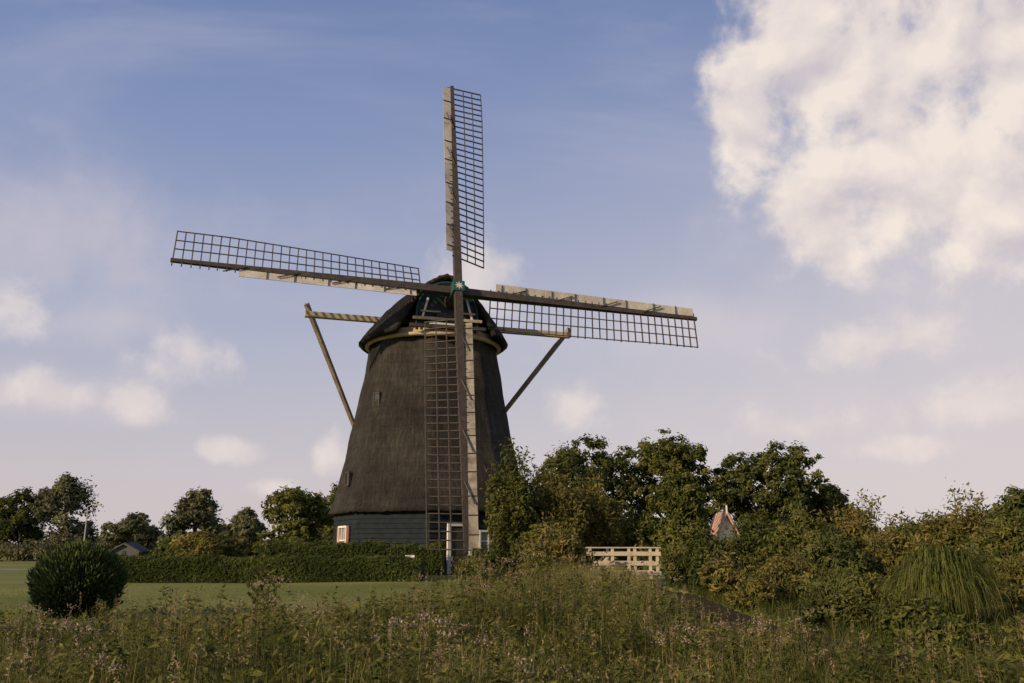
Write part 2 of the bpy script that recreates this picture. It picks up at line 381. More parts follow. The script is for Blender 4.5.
for d,side,off in ((bv,av,.06),(av,bv,-.36)):
    o=C+nv*off
    for s in (-1,1):
        e_=13.2 if (d is av and s<0) else 13.0
        qs=[(0,.36,.38),(2,.36,.36),(6,.30,.28),(e_,.17,.15)]
        for (q0,w0,h0),(q1,w1,h1) in zip(qs[:-1],qs[1:]): stock.beam(o+d*s*q0,o+d*s*q1,w0,h0,w1,h1,side=side)
stock.obj('sail_stocks',M['dark_wood'],mill)
lat=Geo(); brd=Geo(); brdw=Geo(); brd2=Geo()
blades_=[(bv,av,.06,'t'),(av,-bv,-.36,'r'),(-bv,-av,.06,'b'),(-av,bv,-.36,'l')]
def tw(q): return math.radians(24-19*min(1,max(0,(q-1.8)/9)))
for d,e,off,nm in blades_:
    o=C+nv*(off+.02)
    def E(q): 
        a=tw(q); return e*math.cos(a)-nv*math.sin(a)
    q0,q1=1.75,(13.1 if nm=='l' else 12.85); nbar=30; W=1.66
    for i in range(nbar):
        q=q0+(q1-q0)*i/(nbar-1); ee=E(q)
        jit=random.uniform(-.025,.025)
        lat.beam(o+d*(q+jit)-ee*.30,o+d*(q-jit*.5)+ee*(W+.03+jit),.05,.06,side=d)
    for fr in (.38,.68,1.0) :
        for i in range(nbar-1):
            qa=q0+(q1-q0)*i/(nbar-1); qb=q0+(q1-q0)*(i+1)/(nbar-1)
            lat.beam(o+d*qa+E(qa)*W*fr+nv*.035,o+d*qb+E(qb)*W*fr+nv*.035,.045,.04,side=e)
    segs=[(2.0,4.6),(4.62,7.4),(7.42,10.2),(10.22,12.8)]
    if nm=='l': segs=segs[:3]
    tilt0=.10
    for si,(a0,a1) in enumerate(segs):
        steps=4; jt=random.uniform(-.03,.03)
        G=brdw if nm=='b' else brd
        for i in range(steps):
            qa=a0+(a1-a0)*i/steps; qb=a0+(a1-a0)*(i+1)/steps-.004
            def P(q,x,zz): 
                a=tw(q)*.6+tilt0+jt; dirr=-(e*math.cos(a))+nv*math.sin(a)
                return o+d*q-e*.11+dirr*x+nv*zz
            w_=.50-.08*(qa-2)/11
            vs=[P(qa,0,.05),P(qb,0,.05),P(qb,w_,.05),P(qa,w_,.05),P(qa,0,.02),P(qb,0,.02),P(qb,w_,.02),P(qa,w_,.02)]
            G.add(vs,[(0,1,2,3),(7,6,5,4),(0,4,5,1),(1,5,6,2),(2,6,7,3),(3,7,4,0)])
        for q in np.arange(a0+.3,a1,1.25 if nm!='b' else .85):
            a=tw(q)*.6+tilt0+jt; dirr=-(e*math.cos(a))+nv*math.sin(a)
            brd2.beam(o+d*q-e*.08+nv*.075,o+d*q-e*.11+dirr*.45+nv*.075,.035,.04,side=d)
    for q in (3.0,5.5,8.0,10.4):
        brd2.beam(o+d*(q-.5)+nv*.12,o+d*(q+.5)-e*.40+nv*.18,.05,.05)
lat.obj('sail_lattices',M['lattice_wood'],mill)
brd.obj('sail_wind_boards',M['cream_paint'],mill)
brdw.obj('worn_wind_boards',M['worn_board'],mill)
brd2.obj('wind_board_battens',M['lattice_wood'],mill)

# ---------------------------------------------------------------- foliage generators
def rdir(n):
    v=rng.normal(size=(n,3)); return v/np.linalg.norm(v,axis=1,keepdims=True)
def leaf_quads(P,N,size,tint,elong=1.5):
    n=len(P); a=np.cross(N,rdir(n)); a/=np.linalg.norm(a,axis=1,keepdims=True)+1e-9; b=np.cross(N,a)
    s=(size*rng.uniform(.6,1.3,n))[:,None]*.5
    V=np.stack([P-a*s*elong,P-b*s*.62+a*s*.1,P+a*s*elong,P+b*s*.62+a*s*.1],1).reshape(-1,3)
    F=np.arange(n*4).reshape(n,4); return V,F,np.repeat(tint,4)
def clump_points(blobs,n,clump=.30,nclump=26):
    Ps=[];Ns=[];Ts=[]
    vol=np.array([b[1][0]*b[1][1]+b[1][0]*b[1][2] for b in blobs]); share=vol/vol.sum()
    for (c,rad),sh in zip(blobs,share):
        m=int(n*sh); c=np.array(c);rad=np.array(rad)
        K=nclump; dirs=rdir(K); dirs[:,2]=np.where(dirs[:,2]<-.75,-dirs[:,2],dirs[:,2])
        cr=rng.uniform(.3,1.0,K)**.5; cc=dirs*(cr*(1-clump*.5))[:,None]
        sz=clump*rng.uniform(.5,1.4,K); tt=rng.uniform(.2,.8,K)
        k=rng.choice(K,m,p=sz**2/np.sum(sz**2)); dd=rdir(m)
        rr=np.clip(np.abs(rng.normal(.75,.36,m)),.05,1.7)
        sq=np.array([1,1,.75])
        loc=cc[k]+dd*sq*(sz[k]*rr)[:,None]
        N=dd*.5+cc[k]*.5+rdir(m)*.6+np.array([0,0,.25]); N/=np.linalg.norm(N,axis=1,keepdims=True)
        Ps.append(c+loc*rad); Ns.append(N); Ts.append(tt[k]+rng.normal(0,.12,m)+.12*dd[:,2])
    return np.concatenate(Ps),np.concatenate(Ns),np.concatenate(Ts)
def trunk_geo(x,y,z0,top,r,branches,lean=0):
    g=Geo(); hgt=top-z0
    pts=[(x+lean*t+.06*math.sin(t*7)*hgt*.1,y,z0-.3+(hgt*.85+.3)*t) for t in np.linspace(0,1,7)]
    g.tube(pts,[r*(1-.85*t)+.01 for t in np.linspace(0,1,7)],8)
    for (bx,by,bz) in branches:
        t=random.uniform(.25,.55); s=Vector((x+lean*t,y,z0+hgt*.85*t)); e=Vector((bx,by,bz)); m=s.lerp(e,.5)+Vector((0,0,-.06*hgt))
        g.tube([s,m,e],[r*.45,r*.28,r*.06],6)
    return g
def tree(name,x,y,hw,top,mat,n,leaf,crown_from=.2,shape='round',clump=.3,depth=None,lobes=7,core=.86):
    z0=float(ground_z(x,y)); H=top-z0; par=empty(name)
    cz=z0+H*(crown_from+1)/2; rz=H*(1-crown_from)/2; dy=depth or hw
    blobs=[((x,y,cz-rz*.05),(hw*core,dy*core,rz*.88))]
    for i in range(lobes):
        a=2*math.pi*i/lobes+random.uniform(-.4,.4); zz=random.uniform(-.75,.5)
        rr=.42*(1-.6*(zz+.6)) if shape=='cone' else .62*math.sqrt(max(.2,1-zz*zz*.8))
        q=random.uniform(.30,.48)
        blobs.append(((x+math.cos(a)*hw*rr,y+math.sin(a)*dy*rr,cz+zz*rz),(hw*q,dy*q,rz*q)))
    blobs.append(((x+random.uniform(-.2,.2)*hw,y,cz+rz*.50),(hw*.46,dy*.46,rz*.48)))
    P,N,T=clump_points(blobs,n,clump,30)
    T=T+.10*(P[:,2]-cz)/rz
    keep=P[:,2]>z0+.1; P,N,T=P[keep],N[keep],T[keep]
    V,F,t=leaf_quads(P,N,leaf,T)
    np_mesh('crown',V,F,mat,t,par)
    br=[(b[0][0],b[0][1],b[0][2]) for b in blobs[1:]]
    trunk_geo(x,y,z0,top,max(.05,hw*.07),br).obj('trunk',M['bark'],par,smooth=True)
    return par
def bush(name,x,y,hw,top,mat,n,leaf,clump=.34,loose=0,lobes=5,depth=None):
    z0=float(ground_z(x,y)); H=max(.3,top-z0); par=empty(name); dy=depth or hw
    blobs=[((x,y,z0+H*.42),(hw*.8,dy*.8,H*.46))]
    for i in range(lobes):
        a=2*math.pi*i/lobes+random.uniform(-.5,.5); q=random.uniform(.28,.45); zt=random.uniform(.35,.8)
        blobs.append(((x+math.cos(a)*hw*.6,y+math.sin(a)*dy*.6,z0+H*(zt-q*.3)),(hw*q,dy*q,H*q*.8)))
    blobs.append(((x+random.uniform(-.25,.25)*hw,y,z0+H*.72),(hw*.4,dy*.4,H*.27)))
    P,N,T=clump_points(blobs,n,clump,nclump=22)
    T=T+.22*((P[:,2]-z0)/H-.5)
    g=Geo()
    stems=int(8+loose*18)
    LP=[];LN=[];LT=[]
    for i in range(stems):
        a=random.uniform(0,2*math.pi); rr=random.uniform(.1,.85); hh=H*random.uniform(.75,1.0+.22*(loose>0))
        bx,by=x+math.cos(a)*hw*.15,y+math.sin(a)*dy*.15; ex,ey=x+math.cos(a)*hw*rr,y+math.sin(a)*dy*rr
        hh*= (1-.35*rr**2)
        pts=[(bx,by,z0-.1),((bx+ex)/2,(by+ey)/2,z0+hh*.55),(ex,ey,z0+hh)]
        g.tube(pts,[.03,.018,.005],5)
        m=int(30+loose*90); t=rng.uniform(.45,1.03,m)
        c=np.array(pts); p=(c[0]*(1-t)[:,None]**2+2*c[1]*(t*(1-t))[:,None]+c[2]*(t**2)[:,None])
        LP.append(p+rng.normal(0,.09+.05*loose,(m,3))*[1,1,.8]); LN.append(rdir(m)); LT.append(rng.normal(.6,.15,m))
    P=np.concatenate([P]+LP);N=np.concatenate([N]+LN);T=np.concatenate([T]+LT)
    keep=P[:,2]>z0-.05; P,N,T=P[keep],N[keep],T[keep]
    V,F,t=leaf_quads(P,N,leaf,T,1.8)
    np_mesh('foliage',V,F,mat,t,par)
    g.obj('stems',M['bark'],par,smooth=True)
    return par
def box_hedge(name,x0,y0,x1,y1,w,top,n,leaf,mat):
    L=math.hypot(x1-x0,y1-y0); d=np.array([x1-x0,y1-y0])/L; pn=np.array([-d[1],d[0]])
    z0=float(ground_z((x0+x1)/2,(y0+y1)/2)); H=top-z0
    s=rng.uniform(0,L,n); u_=rng.uniform(-1,1,n); v_=rng.uniform(0,1,n); pick=rng.random(n)
    front=pick<.5; topm=(pick>=.5)&(pick<.82)
    tt=np.where(front,-1+rng.normal(0,.10,n),np.where(topm,u_,1+rng.normal(0,.1,n)))*w/2
    zz=np.where(topm,1+rng.normal(0,.05,n),v_)*H*(1+.06*np.sin(s*1.7)+.04*np.sin(s*4.1)+.03*np.sin(s*9.7))
    P=np.stack([x0+d[0]*s+pn[0]*tt,y0+d[1]*s+pn[1]*tt,z0+zz],1)
    P+=rng.normal(0,.035,P.shape)
    N=np.stack([pn[0]*np.sign(tt),pn[1]*np.sign(tt),np.where(topm,2.,.2)],1)+rdir(n)*.8; N/=np.linalg.norm(N,axis=1,keepdims=True)
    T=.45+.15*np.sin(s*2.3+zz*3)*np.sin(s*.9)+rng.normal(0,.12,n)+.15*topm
    V,F,t=leaf_quads(P,N,leaf,T); par=empty(name)
    np_mesh('foliage',V,F,mat,t,par)
    c=Geo(); c.beam((x0,y0,z0+H*.45),(x1,y1,z0+H*.45),w*.8,H*.82); c.obj('inner_twigs',M['bark'],par)
    return par
def belt(name,x0,y0,x1,y1,hmin,hmax,n,leaf,mat,depth=4,step=3.0):
    L=math.hypot(x1-x0,y1-y0); k=int(L/step); blobs=[]
    for i in range(k):
        t=(i+random.random())/k; x=x0+(x1-x0)*t; y=y0+(y1-y0)*t+random.uniform(-depth,depth)/2
        H=random.uniform(hmin,hmax); w_=random.uniform(.7,1.3)*step
        blobs.append(((x,y,H*.48),(w_,w_,H*.5)))
    P,N,T=clump_points(blobs,n,.36,12); keep=P[:,2]>0; P,N,T=P[keep],N[keep],T[keep]
    V,F,t=leaf_quads(P,N,leaf,T); return np_mesh(name,V,F,mat,t)
def blades(P,H,lean,width,tint,seg=3,droop=1.0):
    n=len(P); a=rng.uniform(0,2*np.pi,n); dx=np.stack([np.cos(a),np.sin(a),np.zeros(n)],1)
    b=rng.uniform(0,2*np.pi,n); wx=np.stack([np.cos(b),np.sin(b),np.zeros(n)],1)
    rows=[]
    for i in range(seg+1):
        t=i/seg; c=P+dx*(lean*H*t**2)[:,None]; c=c+np.array([0,0,1])*(H*(t-(lean*.45*droop)*t**2.5))[:,None]
        ww=width*(1-t**1.6*.92)/2
        rows+= [c-wx*ww[:,None],c+wx*ww[:,None]]
    V=np.stack(rows,1); k=2*(seg+1)
    base=(np.arange(n)*k)[:,None]
    F=np.concatenate([base+np.array([2*i,2*i+1,2*i+3,2*i+2]) for i in range(seg)],1).reshape(-1,4)
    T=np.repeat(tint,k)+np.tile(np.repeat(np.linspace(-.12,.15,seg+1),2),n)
    return V.reshape(-1,3),F,T

# ---------------------------------------------------------------- trees
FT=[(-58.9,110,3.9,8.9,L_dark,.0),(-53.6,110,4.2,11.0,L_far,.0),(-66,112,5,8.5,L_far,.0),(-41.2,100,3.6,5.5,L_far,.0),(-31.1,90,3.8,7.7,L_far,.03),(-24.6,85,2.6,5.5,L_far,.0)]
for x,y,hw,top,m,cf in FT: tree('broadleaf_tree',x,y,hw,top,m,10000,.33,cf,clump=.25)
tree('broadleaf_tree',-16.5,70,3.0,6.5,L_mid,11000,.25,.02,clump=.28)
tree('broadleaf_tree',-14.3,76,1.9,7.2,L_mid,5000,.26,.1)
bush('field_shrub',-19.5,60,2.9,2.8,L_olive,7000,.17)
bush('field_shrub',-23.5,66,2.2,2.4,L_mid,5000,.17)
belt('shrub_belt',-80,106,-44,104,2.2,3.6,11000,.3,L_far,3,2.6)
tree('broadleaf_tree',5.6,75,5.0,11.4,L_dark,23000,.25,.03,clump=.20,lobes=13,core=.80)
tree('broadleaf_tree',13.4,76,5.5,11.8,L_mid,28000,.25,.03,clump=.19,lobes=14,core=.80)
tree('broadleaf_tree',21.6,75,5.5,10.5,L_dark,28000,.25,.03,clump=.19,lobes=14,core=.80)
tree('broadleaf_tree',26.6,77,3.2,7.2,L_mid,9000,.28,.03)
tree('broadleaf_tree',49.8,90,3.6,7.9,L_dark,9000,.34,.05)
tree('broadleaf_tree',8.3,44,1.9,5.5,L_mid,16000,.14,.05,'cone',lobes=8,clump=.24)
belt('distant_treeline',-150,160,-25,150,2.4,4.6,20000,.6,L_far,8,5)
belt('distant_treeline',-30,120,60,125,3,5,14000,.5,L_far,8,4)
belt('shrub_belt',7,60,46,62,2.4,4.0,32000,.24,L_mid,4,2.4)
belt('shrub_belt',-24,66,-8,58,1.6,2.6,9000,.2,L_mid,3,2)
bush('hedgerow_bush',0.1,36,1.4,4.8,L_mid,8500,.11,.24,1.6,6)
bush('hedgerow_bush',1.7,36.8,1.75,4.0,L_olive,9500,.11,.26,1.8,6)
bush('hedgerow_bush',3.2,38,1.6,3.9,L_olive,7500,.12,.26,1.6,6)
bush('hedgerow_bush',1.5,32,1.45,2.2,L_olive,7500,.10,.30,.9)
bush('hedgerow_bush',-1.0,35,1.2,1.7,L_mid,5000,.10)
bush('hedgerow_bush',6.9,50,1.6,3.6,L_mid,6000,.16)
BS=[(8.7,34,1.7,2.15,L_mid,.6),(6.8,31,1.1,2.0,L_dark,.3),(10.2,32,1.6,2.9,L_mid,.6),(12.8,34,1.7,3.2,L_olive,.8),(7.2,24,1.3,1.45,L_olive,.3),(7.3,20,1.1,1.15,L_mid,.4),
    (12.6,30,1.1,2.3,L_dark,.4),(14.8,30,1.7,2.9,L_olive,1.3),(14.2,26,1.2,2.3,L_mid,.8),(10.3,18.5,1.0,1.4,L_olive,.5),(6.5,15.2,.7,.75,L_mid,.5),(8.4,14.0,.8,.55,L_mid,.4),
    (9.2,26,1.3,1.9,L_dark,.3),(11,22.5,1.2,1.6,L_mid,.4),(6.3,27.5,.9,1.3,L_olive,.3),(5.9,22.5,.8,.9,L_olive,.4),(11.2,27,1.2,2.1,L_olive,.7),(6.1,17.8,.8,.9,L_dark,.4),(9.6,15.5,.7,.9,L_mid,.5),(6.1,33.4,.9,1.7,L_mid,.4),
    (7.4,12.9,.6,.5,L_olive,.5),(6.2,13.6,.5,.5,L_mid,.5)]
for x,y,hw,top,m,lo in BS: bush('bank_shrub',x,y,hw,top,m,int(2400+2700*hw*hw),.10 if y>24 else .07,.28,lo)
box_hedge('clipped_hedge',-17.2,38.6,-3.6,37.2,1.1,1.18,40000,.085,L_hedge)
box_hedge('clipped_hedge',-11.0,41.0,-3.0,40.4,1.0,1.72,20000,.09,L_hedge)
def ball():
    x,y=-10.5,22.5; n=26000; par=empty('round_conifer_shrub')
    d=rdir(n)
    lump=1+.05*np.sin(d[:,0]*7+2)*np.sin(d[:,2]*8)+.05*np.sin(d[:,1]*11+d[:,2]*6)
    r_=lump*np.clip(rng.normal(.96,.08,n),.6,1.14)
    P=np.stack([x+d[:,0]*r_*.95,y+d[:,1]*r_*.95,.80+d[:,2]*r_*.84],1)
    N=np.cross(d,rdir(n)); N/=np.linalg.norm(N,axis=1,keepdims=True)
    a=d*.7+np.array([0,0,.6])+rdir(n)*.35; a/=np.linalg.norm(a,axis=1,keepdims=True); b=np.cross(a,N); b/=np.linalg.norm(b,axis=1,keepdims=True)+1e-9
    s=rng.uniform(.045,.09,n)[:,None]
    V=np.stack([P-a*s,P-b*s*.3,P+a*s,P+b*s*.3],1).reshape(-1,3)
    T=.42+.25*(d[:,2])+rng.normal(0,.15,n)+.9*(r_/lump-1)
    np_mesh('foliage',V,np.arange(4*n).reshape(n,4),L_conifer,np.repeat(T,4),par)
    g=Geo(); g.tube([(x,y,-.1),(x,y,.4),(x,y,1.2)],[.09,.08,.04]); g.obj('trunk',M['bark'],par)
ball()
def fountain(x,y,n,H,spread,w):
    z0=float(ground_z(x,y)); P=np.stack([x+rng.normal(0,.15,n),y+rng.normal(0,.15,n),np.full(n,z0)],1)
    f=rng.uniform(.1,1.1,n); Hh=H*(1.02-.30*f**2)*rng.uniform(.75,1.06,n); a=rng.uniform(0,2*np.pi,n); sp=spread*f
    dx=np.stack([np.cos(a),np.sin(a),np.zeros(n)],1); wx=np.stack([-np.sin(a),np.cos(a),np.zeros(n)],1)+rdir(n)*.5
    seg=8; rows=[]; endp=rng.uniform(.72,.93,n)
    for i in range(seg+1):
        t=i/seg; c=P+dx*(sp*(1-(1-t)**1.6))[:,None]; zz=Hh*np.sin(np.pi*(t**.8)*endp)
        c=c+np.array([0,0,1])*zz[:,None]; ww=w*(1-t**2*.9)/2; rows+=[c-wx*ww,c+wx*ww]
    V=np.stack(rows,1).reshape(-1,3); k=2*(seg+1); base=(np.arange(n)*k)[:,None]
    F=np.concatenate([base+np.array([2*i,2*i+1,2*i+3,2*i+2]) for i in range(seg)],1).reshape(-1,4)
    T=np.repeat(rng.uniform(.1,.75,n),k)+np.tile(np.repeat(np.linspace(-.3,.15,seg+1),2),n)
    np_mesh('fountain_grass',V,F,L_reed,T)
fountain(7.5,16.2,5000,1.38,.92,.015)
def in_meadow(x,y):
    dc=poly_dist(x,y,chan)
    far=15.5+4.5*ss(-4.5,-1.5,x)
    m=(dc>1.10)&(y<far)&(y>4.8)
    left_side=(x<4.9-0*y)|(y<10)
    strip=(x>1.2)&(x<3.7)&(y>=far)&(y<33)&(dc>1.10)
    return (m&left_side)|strip
def hgt(x,y):
    h=.60+.14*np.sin(x*.9+y*.4)+.10*np.sin(x*2.3-y*1.1)+.07*np.sin(x*4.9+y*2.7)
    h=h+.42*np.exp(-((x-.2)/2.6)**2)*ss(11,17,y)
    h=h+.16*ss(1,3,x)*ss(14,20,y)
    h=h*(1-.22*ss(1.8,3.2,x)*ss(19,15,y)*ss(8.5,10,y))
    return h
def scatter(n,xr,yr):
    x=rng.uniform(*xr,n); y=rng.uniform(*yr,n); k=in_meadow(x,y)&(np.abs(x)<y*.62+2.5); return x[k],y[k]
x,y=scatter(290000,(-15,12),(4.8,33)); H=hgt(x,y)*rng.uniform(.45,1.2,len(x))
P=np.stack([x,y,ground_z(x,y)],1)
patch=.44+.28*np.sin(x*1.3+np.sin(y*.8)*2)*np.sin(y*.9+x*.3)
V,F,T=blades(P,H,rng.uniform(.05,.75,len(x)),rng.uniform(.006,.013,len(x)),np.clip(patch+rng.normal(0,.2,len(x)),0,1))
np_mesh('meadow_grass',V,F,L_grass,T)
x=rng.uniform(-20,3,110000); y=rng.uniform(14.5,34,110000); k=(poly_dist(x,y,chan)>1.2)&(rng.random(len(x))<ss(36,14,y)+.1); x,y=x[k],y[k]
V,F,T=blades(np.stack([x,y,ground_z(x,y)],1),rng.uniform(.03,.07,len(x)),rng.uniform(.1,.8,len(x)),np.full(len(x),.012),rng.normal(.45,.18,len(x)),2)
np_mesh('lawn_grass',V,F,L_lawn,T)
x,y=scatter(9500,(-15,12),(5,24)); H=hgt(x,y)*rng.uniform(.6,1.3,len(x)); n=len(x); z=ground_z(x,y)
k=42; t=rng.uniform(.12,1,(n,k)); a=rng.uniform(0,2*np.pi,(n,k)); rr=.10*rng.uniform(.3,1,(n,k))*(1.15-t*.8)
lx=rng.normal(0,.12,n)*H; ly=rng.normal(0,.12,n)*H
P=np.stack([x[:,None]+lx[:,None]*t**2+np.cos(a)*rr*1.3,y[:,None]+ly[:,None]*t**2+np.sin(a)*rr*1.3,z[:,None]+H[:,None]*t],-1).reshape(-1,3)
N=np.stack([np.cos(a)*.5,np.sin(a)*.5,np.ones_like(a)],-1).reshape(-1,3)+rdir(n*k)*.6; N/=np.linalg.norm(N,axis=1,keepdims=True)
T=np.repeat(rng.uniform(.15,.8,n),k)+rng.normal(0,.1,n*k)+.25*(t.ravel()-.6)
V,F,tt=leaf_quads(P,N,.048,T,2.1); np_mesh('meadow_weeds',V,F,L_weed,tt)
V,F,T=blades(np.stack([x,y,z],1),H*1.03,np.full(n,.1),np.full(n,.012),np.full(n,.4),2); np_mesh('weed_stems',V,F,L_weed,T)
x,y=scatter(3600,(-15,12),(7.5,24)); clus=np.sin(x*1.1+2)*np.sin(y*.9+x*.5)+rng.normal(0,.28,len(x)); kk=clus>.65; x,y=x[kk],y[kk]
n=len(x); H=hgt(x,y)*rng.uniform(.95,1.42,n); z=ground_z(x,y); k=28
V,F,T=blades(np.stack([x,y,z],1),H,np.full(n,.02),np.full(n,.010),np.full(n,.3),2); np_mesh('flower_stems',V,F,L_weed,T)
off=rng.normal(0,1,(n,k,3))*np.array([.050,.050,.022]); P=(np.stack([x,y,z+H],-1)[:,None,:]+off).reshape(-1,3)
V,F,tt=leaf_quads(P,rdir(n*k),.025,np.repeat(rng.uniform(.1,.9,n),k)+rng.normal(0,.15,n*k),1.1); np_mesh('hemp_agrimony_flowers',V,F,L_flower,tt)
x,y=scatter(3200,(-15,12),(6,26)); n=len(x); z=ground_z(x,y); H=hgt(x,y)*rng.uniform(1.0,1.5,n)
V,F,T=blades(np.stack([x,y,z],1),H,np.full(n,.03),np.full(n,.007),rng.normal(.5,.2,n),2); np_mesh('dry_stalks',V,F,L_dry,T)
k=22; t=rng.uniform(0,1,(n,k)); off=rng.normal(0,1,(n,k,3))*.016*(1.3-t[...,None]); P=np.stack([x,y,z+H],-1)[:,None,:]+off+np.stack([0*t,0*t,-.20+.22*t],-1)
V,F,tt=leaf_quads(P.reshape(-1,3),rdir(n*k),.018,np.repeat(rng.uniform(.1,.8,n),k),2.0); np_mesh('seed_panicles',V,F,L_dry,tt)
n=8000; x=rng.uniform(1.5,3.4,n); y=rng.uniform(17,32,n); 
V,F,T=blades(np.stack([x,y,ground_z(x,y)],1),rng.uniform(.6,1.2,n),rng.uniform(.1,.7,n),np.full(n,.018),rng.normal(.6,.15,n),4); np_mesh('bank_reeds',V,F,L_reed,T)
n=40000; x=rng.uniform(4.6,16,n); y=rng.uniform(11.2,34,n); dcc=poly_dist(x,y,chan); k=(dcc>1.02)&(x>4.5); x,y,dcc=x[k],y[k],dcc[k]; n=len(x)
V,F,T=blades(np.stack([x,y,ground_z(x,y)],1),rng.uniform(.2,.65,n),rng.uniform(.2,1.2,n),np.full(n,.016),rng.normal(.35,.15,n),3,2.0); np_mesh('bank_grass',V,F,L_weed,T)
def sapling(x,y,H,name):
    z0=float(ground_z(x,y)); par=empty(name); g=Geo(); P=[]
    g.tube([(x,y,z0-.05),(x+.03,y,z0+H*.5),(x-.01,y,z0+H)],[.012,.009,.003],5)
    for i in range(16):
        t=.3+.7*i/16; a=i*2.4; l=.32*(1.1-t)+.05; s=Vector((x,y,z0+H*t)); e=s+Vector((math.cos(a)*l,math.sin(a)*l,l*.7)); g.tube([s,e],[.005,.002],4)
        for q in np.linspace(.2,1.05,9): P.append(np.array(s.lerp(e,q))+rng.normal(0,.018,3))
    P=np.array(P); V,F,t=leaf_quads(P,rdir(len(P)),.085,rng.uniform(.3,.8,len(P)),1.8); np_mesh('leaves',V,F,L_mid,t,par); g.obj('stem',M['bark'],par)
sapling(-4.35,16,1.9,'sapling'); sapling(-4.15,15.8,1.35,'sapling')

# ---------------------------------------------------------------- bridge, house, shed, lamp, sign
br_=empty('wooden_footbridge'); dk=Geo()
for i in range(20): dk.beam((2.75+i*.16,34.95,.30),(2.75+i*.16,36.75,.30),.15,.05)
for yy in (35.15,36.55): dk.beam((2.7,yy,.18),(5.9,yy,.18),.15,.2)
dk.obj('deck',M['weathered_board'],br_)
rl=Geo()
for yy in (34.95,36.75):
    for xx in (2.95,3.8,4.65,5.5): rl.beam((xx,yy,.1),(xx,yy,1.62),.11,.11)
    for zz,hh in ((.70,.15),(1.06,.15),(1.42,.15)): rl.beam((2.82,yy-.075,zz),(5.62,yy-.075,zz),.04,hh)
    rl.beam((2.8,yy,1.645),(5.64,yy,1.645),.16,.045)
    rl.beam((3.0,yy+.02,.6),(3.75,yy+.02,1.45),.04,.09)
rl.obj('railings',M['fence'],br_)
def gabled(name,hx,hy,hw,dl,ev,ap,wall,roof,trim,win):
    hs=empty(name); g=Geo()
    g.add([(hx-hw,hy,0),(hx+hw,hy,0),(hx+hw,hy,ev),(hx,hy,ap-.1),(hx-hw,hy,ev)],[(0,1,2,3,4)])
    g.add([(hx-hw,hy+dl,0),(hx+hw,hy+dl,0),(hx+hw,hy+dl,ev),(hx,hy+dl,ap-.1),(hx-hw,hy+dl,ev)],[(4,3,2,1,0)])
    for s in (-1,1): g.add([(hx+s*hw,hy,0),(hx+s*hw,hy+dl,0),(hx+s*hw,hy+dl,ev),(hx+s*hw,hy,ev)],[(0,1,2,3)])
    g.obj('walls',M[wall],hs)
    g=Geo()
    for s in (-1,1): g.add([(hx,hy-.25,ap),(hx,hy+dl+.25,ap),(hx+s*(hw+.15),hy+dl+.25,ev-.2),(hx+s*(hw+.15),hy-.25,ev-.2)],[(0,1,2,3)])
    ro=g.obj('roof',M[roof],hs); m=ro.modifiers.new('s','SOLIDIFY'); m.thickness=.1
    g=Geo()
    for s in (-1,1): g.beam((hx,hy-.3,ap-.02),(hx+s*(hw+.15),hy-.3,ev-.22),.06,.10)
    g.obj('bargeboards',M[trim],hs)
    g=Geo(); g.beam((hx-.16,hy-.03,win),(hx+.16,hy-.03,win),.03,.4); g.obj('window',M['glass'],hs)
    return hs
hs=gabled('gabled_house',12.15,52.0,1.15,2.4,1.1,3.65,'white_paint','roof_tiles','roof_tiles',1.6)
g=Geo(); g.beam((12.15,51.7,3.55),(12.15,51.7,4.0),.08,.08); g.obj('finial',M['white_paint'],hs)
gabled('garden_shed',-37.0,88.0,1.4,2.4,1.5,2.1,'shed_grey','shed_grey','shed_grey',1.2)
lp=empty('street_lamp'); g=Geo(); g.tube([(-46.5,100,0),(-46.5,100,4),(-46.5,100,6.1)],[.09,.07,.05]); g.tube([(-46.5,100,6.1),(-46.1,100,6.3),(-45.5,100,6.3)],[.05,.04,.04]); g.obj('pole',M['metal'],lp)
g=Geo(); g.beam((-46.0,100,6.3),(-45.0,100,6.33),.3,.16); g.obj('lamp_head',M['metal'],lp,bevel=.03)
sg=empty('information_sign'); g=Geo(); g.beam((-4.3,38.9,.2),(-4.3,38.9,1.15),.06,.06); g.obj('post',M['dark_wood'],sg); g=Geo(); g.beam((-4.5,38.85,1.24),(-4.1,38.85,1.24),.03,.2); g.obj('board',M['white_paint'],sg)

# ---------------------------------------------------------------- light & sky
SUN_AZ=-128; SUN_EL=20
az=math.radians(SUN_AZ); el=math.radians(SUN_EL)
sd=Vector((math.sin(az)*math.cos(el),math.cos(az)*math.cos(el),math.sin(el)))
sl=bpy.data.lights.new('sun','SUN'); sl.energy=5.0; sl.angle=math.radians(.5); sl.color=(1,.76,.47)
so=link(bpy.data.objects.new('sun',sl)); so.rotation_euler=sd.to_track_quat('Z','Y').to_euler(); so.location=(-30,0,40)
world=bpy.data.worlds.new('World'); scene.world=world; world.use_nodes=True; nt=world.node_tree; nt.nodes.clear()
out=nd(nt,'ShaderNodeOutputWorld'); bg=nd(nt,'ShaderNodeBackground',inp={'Strength':.1}); nt.links.new(bg.outputs[0],out.inputs[0])
sky=nd(nt,'ShaderNodeTexSky',sky_type='NISHITA'); sky.sun_disc=False; sky.sun_elevation=el; sky.sun_rotation=az%(2*math.pi); sky.dust_density=2.0; sky.air_density=1.2
tc=nd(nt,'ShaderNodeTexCoord'); DIR=tc.outputs['Generated']
def math_(op,a,b=None,c=None,clamp=False):
    n=nd(nt,'ShaderNodeMath',operation=op,use_clamp=clamp)
    for i,v in enumerate((a,b,c)):
        if v is None: continue
        if isinstance(v,(int,float)): n.inputs[i].default_value=v
        else: nt.links.new(v,n.inputs[i])
    return n.outputs[0]
